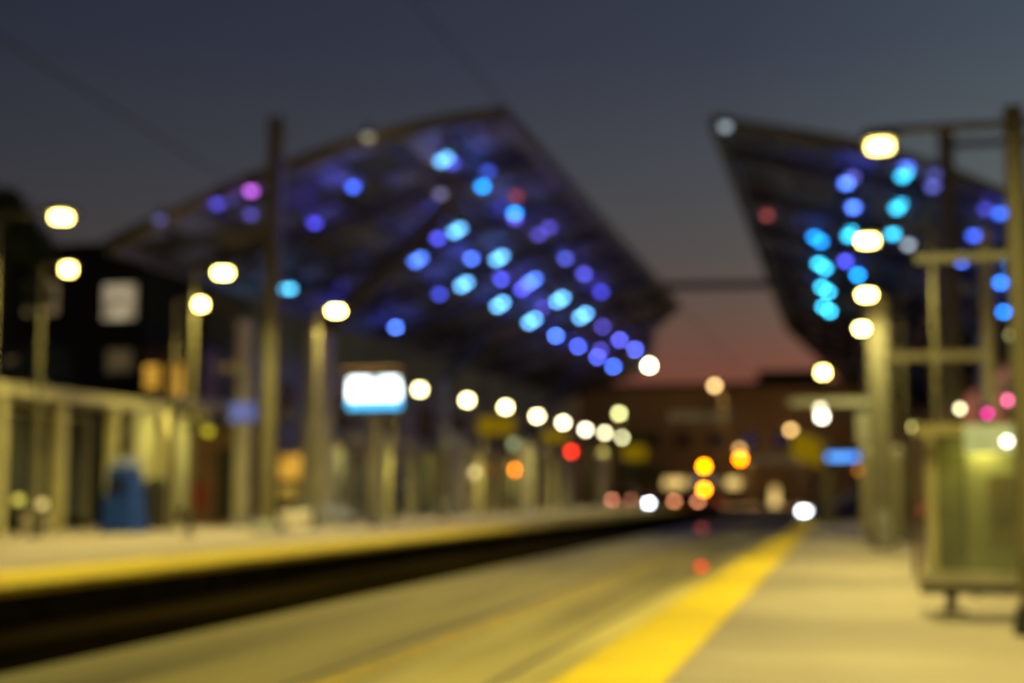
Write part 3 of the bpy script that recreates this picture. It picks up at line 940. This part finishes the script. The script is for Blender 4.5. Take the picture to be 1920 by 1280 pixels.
# mustard direction panels hanging on the lamp poles
def hanging_panel(label, px, py, Y, w, h, group, slant=0.0, foot=0.0):
    q = at(px, py, Y=Y)
    t = thing("hanging_sign", label, "sign", (q.x, Y, foot), group)
    z = q.z - foot
    MB().prism([(-w / 2, 0, z - h / 2 + slant * 0.5), (w / 2, 0, z - h / 2 - slant * 0.5), (w / 2, 0, z + h / 2 - slant), (-w / 2, 0, z + h / 2)], (0, 0.06, 0)).build("sign_panel", M["mustard"], t)
    MB().tube((0, 0.12, 0), (0, 0.12, z + h / 2), 0.05, n=10).build("pole", M["olive"], t)
    MB().box(-w * 0.4, w * 0.4, 0.061, 0.10, z - 0.04, z + 0.04).build("bracket", M["dark"], t)


GH = "mustard yellow sign panels"
hanging_panel("mustard panel below the third round lamp", 930, 798, 56, 1.5, 0.7, GH)
hanging_panel("smaller mustard panel below the fifth round lamp", 1040, 818, 68, 1.2, 0.6, GH)
hanging_panel("faint mustard panel at the far end of the round lamps", 1190, 848, 86, 1.4, 0.9, GH)
hanging_panel("large mustard panel with a slanting lower edge beside the blue lit sign", 1522, 838, 48, 1.3, 1.1, GH, 0.5)

# ================================================================== SIGNALS
def signal(label, lights, Y, foot, group, pole_dx=0.35):
    q = at(lights[0][0], lights[0][1], Y=Y)
    t = thing("traffic_signal", label, "traffic light", (q.x, Y, foot), group)
    D = 0.0042 * Y
    top = q.z - foot
    MB().tube((0, 0.25, 0), (0, 0.25, top + D), 0.07, n=10).build("pole", M["dark"], t)
    zs = [at(a, b, Y=Y).z - foot for a, b, c, k in lights]
    MB().bevbox(-D * 0.9, D * 0.9, 0.02, 0.20, min(zs) - D, max(zs) + D, 0.03).build("signal_head", M["black"], t)
    for (a, b, c, k), z in zip(lights, zs):
        xx = at(a, b, Y=Y).x - q.x
        MB().tube((xx, 0.019, z), (xx, -0.06, z), D / 2, D * 0.42, 16).build("signal_lens", GLOW, t, color=disc(c, D, Y, k=k))
    return t


GT = "traffic signals at the far crossing"
signal("twin amber signal, one glowing disc above the other over the roadway", [(1320, 874, (255, 140, 0), 3.5), (1320, 917, (255, 140, 0), 3.2)], 100, -0.45, GT)
signal("single amber signal set higher and further right of the twin one", [(1388, 860, (255, 125, 0), 3)], 108, -0.45, GT)
signal("orange signal glowing among the far platform's columns", [(968, 880, (255, 125, 0), 3)], 78, 0.0, GT)
signal("red signal glowing below the receding round lamps", [(1071, 846, (235, 45, 25), 1.3)], 72.5, 0.0, GT)
signal("dim amber signal just under the blue lit sign", [(1611, 880, (120, 70, 20), 1.0)], 62, -0.45, GT)
for px, py, c, lab in ((1315, 1062, (140, 12, 12), "dim red glowing disc added on the paving, closer one"), (1316, 990, (62, 20, 14), "dim red glowing disc added on the paving, farther one")):  # discs added to glow where red shows on the paving
    q = at(px, py, Z=-0.30)
    D = 0.006 * q.y
    t = thing("added_red_disc", lab, "marker lamp", (q.x, q.y, -0.35), "red discs added on the paving")
    MB().lathe((0, 0, 0), [(D * 0.55, 0), (D * 0.55, 0.02)], 14).build("disc_base", M["dark"], t)
    MB().lathe((0, 0, 0.021), [(D * 0.5, 0), (D * 0.42, 0.05), (D * 0.2, 0.08)], 14).build("lens", GLOW, t, color=disc(c, D, q.y, 0.07, 1.3))

# ================================================================== VEHICLES
def car(label, loc, rz, paint, heads, tails, group="cars at the far crossing"):
    """car pointing along its own +x; origin on the road at its middle"""
    t = thing("parked_car", label, "car", loc, group, rz)
    prof = [(-2.15, 0.35), (-2.2, 0.75), (-2.1, 0.98), (-1.5, 1.02), (1.0, 0.98), (1.9, 0.86), (2.15, 0.68), (2.18, 0.35)]
    b = MB().prism([(x, -0.85, z) for x, z in prof], (0, 1.7, 0))
    b.build("body", M[paint], t)
    cab = [(-1.75, 1.0), (-1.15, 1.45), (0.15, 1.47), (0.95, 0.99)]
    c = MB()
    n = len(cab)
    v = [(x, -0.78 + (0.12 if z > 1.1 else 0), z) for x, z in cab] + [(x, 0.78 - (0.12 if z > 1.1 else 0), z) for x, z in cab]
    c.add(v, [(3, 2, 1, 0), (4, 5, 6, 7), (0, 1, 5, 4), (1, 2, 6, 5), (2, 3, 7, 6), (3, 0, 4, 7)])
    c.build("cabin", M["window_dark"], t)
    for x in (-1.35, 1.35):
        for y in (-0.86, 0.86):
            w = MB().tube((x, y - 0.1, 0.33), (x, y + 0.1, 0.33), 0.33, n=18).build("wheel", M["tyre"], t)
            MB().tube((x, y - 0.112, 0.33), (x, y + 0.112, 0.33), 0.19, n=12).build("rim", M["grey"], w)
    Y = loc[1]
    for s in (-1, 1):
        MB().lathe((2.14, s * 0.62, 0.72), [(0.05, -0.08), (0.12, -0.03), (0.12, 0.03), (0.05, 0.08)], 12).build("headlight", GLOW, t, color=heads)
        MB().box(-2.24, -2.16, s * 0.72 - 0.12, s * 0.72 + 0.12, 0.72, 0.86).build("tail_light", GLOW, t, color=tails)
    return t


def place_front(px, py, Y, ang):
    """car whose lit front corner lands at this spot"""
    q = at(px, py, Y=Y)
    return (q.x - 2.14 * math.cos(ang), Y - 2.14 * math.sin(ang), -0.45 if Y > 104 else -0.45)


HW = disc((225, 235, 255), 0.24, 90, 0.14, 1.1)
a1 = rad(192)
car("dark car at the roadway's end whose white headlight shines beside the platform tip", place_front(1217, 940, 92, a1), a1, "car_dark", HW, (4, 0.4, 0.2))
a2 = rad(190)
HW2 = disc((235, 245, 255), 0.24, 60, 0.14, 1.1)
car("dark car crossing behind the near platform's end with a white headlight", place_front(1508, 955, 57, a2), a2, "car_dark", HW2, (2, 0.2, 0.1))
q = at(1160, 940, Y=104)
car("dark red car seen from behind with pinkish lamps, left of the white headlight", (q.x, 106.5, -0.40), rad(95), "car_red", (0.05, 0.05, 0.05), disc((175, 105, 80), 0.24, 104, 0.14, 0.6))
q = at(1288, 953, Y=86)
car("dark red car seen from behind with orange pink lamps under the twin amber signal", (q.x, 88.5, -0.35), rad(88), "car_red", (0.05, 0.05, 0.05), disc((190, 120, 80), 0.24, 86, 0.14, 0.6))

# ================================================================== BUILDINGS
def window(parent, x0, x1, y, z0, z1, m, d=-1):
    f = MB().box(x0 - 0.12, x1 + 0.12, y - 0.06, y + 0.02, z0 - 0.12, z1 + 0.12).build("window", M["dark"], parent)
    MB().box(x0, x1, y - 0.09, y - 0.061, z0, z1).build("pane", M[m], f)
    return f


# far building across the roadway end
Yb = 150
xl, xr = at(1085, 900, Y=Yb).x, at(1760, 900, Y=Yb).x
zt1 = at(1300, 727, Y=Yb).z + 0.45
t = thing("office_building", "long dark brown building closing the view with a row of lit windows", "building", ((xl + xr) / 2, Yb, -0.45), None)
w = (xr - xl) / 2
MB().box(-w, w, 0, 22, 0, zt1).build("wall", M["wall_warm"], t)
MB().box(-w - 0.3, w + 0.3, -0.3, 22.3, zt1 + 0.001, zt1 + 0.5).build("roof", M["wall_dark"], t)
cx = (xl + xr) / 2
bx0, bx1 = at(1418, 700, Y=Yb).x - cx, at(1545, 700, Y=Yb).x - cx
MB().box(bx0, bx1, 1, 12, zt1 + 0.501, at(1480, 692, Y=Yb).z + 0.45).build("roof_block", M["wall_dark"], t)


def fw(a, b, c, d, m):
    p0, p1 = at(a, d, Y=Yb), at(b, c, Y=Yb)
    window(t, p0.x - cx, p1.x - cx, -0.02, p0.z + 0.45, p1.z + 0.45, m)


fw(1245, 1285, 896, 914, "window_warm")
fw(1300, 1338, 894, 912, "window_cream")
fw(1362, 1392, 896, 914, "window_warm")
fw(1446, 1460, 912, 958, "window_warm")
fw(1255, 1375, 770, 790, "window_dim")
fw(1400, 1520, 852, 870, "window_dim")
for k in range(5):
    fw(1205 + k * 62, 1232 + k * 62, 815, 835, "window_dark")
# dark low building behind, left
# brown wall building behind the far platform
t = thing("station_building", "long plain brown building standing behind the far platform's shelters", "building", (-29, 92, -0.45), None)
MB().box(-5, 4.5, -36, 40, 0, 11.2).build("wall", M["wall"], t)
MB().box(-5.3, 4.8, -36.3, 40.3, 11.201, 11.7).build("roof", M["wall_dark"], t)
for k in range(9):
    f = MB().box(4.48, 4.54, -34 + k * 7.5, -31 + k * 7.5, 4.6, 6.4).build("window", M["dark"], t)
    MB().box(4.541, 4.56, -33.8 + k * 7.5, -31.2 + k * 7.5, 4.8, 6.2).build("pane", M["window_dark"], f)
# small annex with orange lit windows
Ya = 48.5
q = at(312, 700, Y=Ya)
t = thing("corner_shop", "small brown shop with two glowing amber upstairs windows", "building", (q.x, Ya, -0.45), None)
MB().box(-1.0, 1.5, 0.0, 1.4, 0, q.z + 1.4).build("wall", M["brown"], t)
MB().box(-1.15, 1.65, -0.2, 1.4, q.z + 1.401, q.z + 1.6).build("roof", M["wall_dark"], t)
window(t, at(288, 700, Y=Ya).x - q.x - 0.3, at(300, 700, Y=Ya).x - q.x, -0.02, q.z - 0.1, q.z + 0.75, "window_amber")
window(t, at(320, 700, Y=Ya).x - q.x, at(345, 700, Y=Ya).x - q.x, -0.02, q.z - 0.4, q.z + 0.8, "window_amber")
# black block at the picture's left with two lit windows
Yc = 50
xl, xr = at(-160, 600, Y=Yc).x, at(268, 600, Y=Yc).x
cx = (xl + xr) / 2
zt_ = at(150, 478, Y=Yc).z + 0.45
t = thing("apartment_block", "almost black block at the far left with two curtained lit windows", "building", (cx, Yc, -0.45), None)
w = (xr - xl) / 2
MB().box(-w, w, 0, 5.5, 0, zt_).build("wall", M["wall_dark"], t)
MB().box(-w - 0.3, w + 0.3, -0.3, 5.8, zt_ + 0.001, zt_ + 0.4).build("roof", M["wall_dark"], t)


def aw(a, b, c, d, m):
    p0, p1 = at(a, d, Y=Yc), at(b, c, Y=Yc)
    window(t, p0.x - cx, p1.x - cx, -0.02, p0.z + 0.45, p1.z + 0.45, m)


aw(195, 258, 532, 600, "window_cream")
aw(48, 112, 528, 590, "window_tan")
aw(202, 250, 655, 700, "window_dim")
aw(0, 50, 670, 684, "window_dim")


# ================================================================== TREES
def tree(label, x, y, z, h, r, n, mt, seed, foot=-0.45, trunk=0.25):
    rnd = random.Random(seed)
    t = thing("street_tree", label, "tree", (x, y, foot), "trees around the station")
    tr = MB().tube((0, 0, 0), (0.1, 0, h * 0.45), trunk, trunk * 0.6, 10)
    for k in range(7):
        a = k * 0.9 + rnd.random()
        rr = r * (0.4 + 0.4 * rnd.random())
        tr.tube((0.1, 0, h * (0.30 + 0.03 * k)), (rr * math.cos(a), rr * math.sin(a), h * (0.55 + 0.06 * k)), trunk * 0.4, 0.03, 7)
    tr.build("trunk", M["bark"], t)
    cr_ = MB()
    cl = []
    for k in range(26):
        a = rnd.random() * 6.283
        zz = rnd.random()
        rr = r * math.sqrt(rnd.random()) * (1.0 - 0.55 * zz)
        cl.append((rr * math.cos(a), rr * math.sin(a), h * (0.38 + 0.56 * zz), r * (0.22 + 0.2 * rnd.random())))
    for k in range(n):
        c = rnd.choice(cl)
        d = Vector((rnd.gauss(0, 1), rnd.gauss(0, 1), rnd.gauss(0, 1))).normalized() * c[3] * (rnd.random() ** 0.4)
        p0 = Vector(c[:3]) + d
        s = 0.10 + 0.10 * rnd.random()
        e1 = Vector((rnd.gauss(0, 1), rnd.gauss(0, 1), rnd.gauss(0, 1))).normalized() * s
        e2 = e1.orthogonal().normalized() * s * 0.6
        cr_.add([p0 - e1, p0 + e2, p0 + e1, p0 - e2], [(0, 1, 2, 3)], 0)
    cr_.build("crown", M[mt], t)
    return t


q = at(15, 500, Y=42)
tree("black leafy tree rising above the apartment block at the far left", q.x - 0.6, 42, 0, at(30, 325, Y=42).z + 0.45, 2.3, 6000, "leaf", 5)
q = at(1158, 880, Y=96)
tree("small yellow green tree behind the end of the far platform", q.x, 106, 0, 6.0, 1.7, 3500, "leaf_pale", 9)

# ================================================================== CABLES
def cable(label, pts, r, group="overhead cables", m="dark"):
    mb = MB()
    for a, b in zip(pts[:-1], pts[1:]):
        mb.tube(a, b, r, n=8)
    o = mb.build("overhead_cable", M[m])
    return tag(o, label, "cable", group)


za = at(770, 0, X=-7.4).z
ya = at(770, 0, X=-7.4).y
cable("thin cable running toward the top of the violet canopy", [(-7.4, ya - 12, za + 0.05), (-7.4, ya + 10, za), (-7.4, 60, za - 0.1), (-7.4, 106, za)], 0.018)
zb_ = at(60, 80, X=-15.5)
cable("thin cable sloping down behind the violet canopy's low end", [(-15.5, zb_.y - 8, zb_.z + 0.1), (-15.5, 34.0, zb_.z - 0.8)], 0.02)
a, b = orgL + PL(0, 70, 0.1), orgR + PR(0, 70, 0.1)
mb = MB().bar(a, b, 0.30, 0.34)
tag(mb.build("tie_beam", M["beam"]), "dark tie beam spanning the gap between the two canopies", "beam")
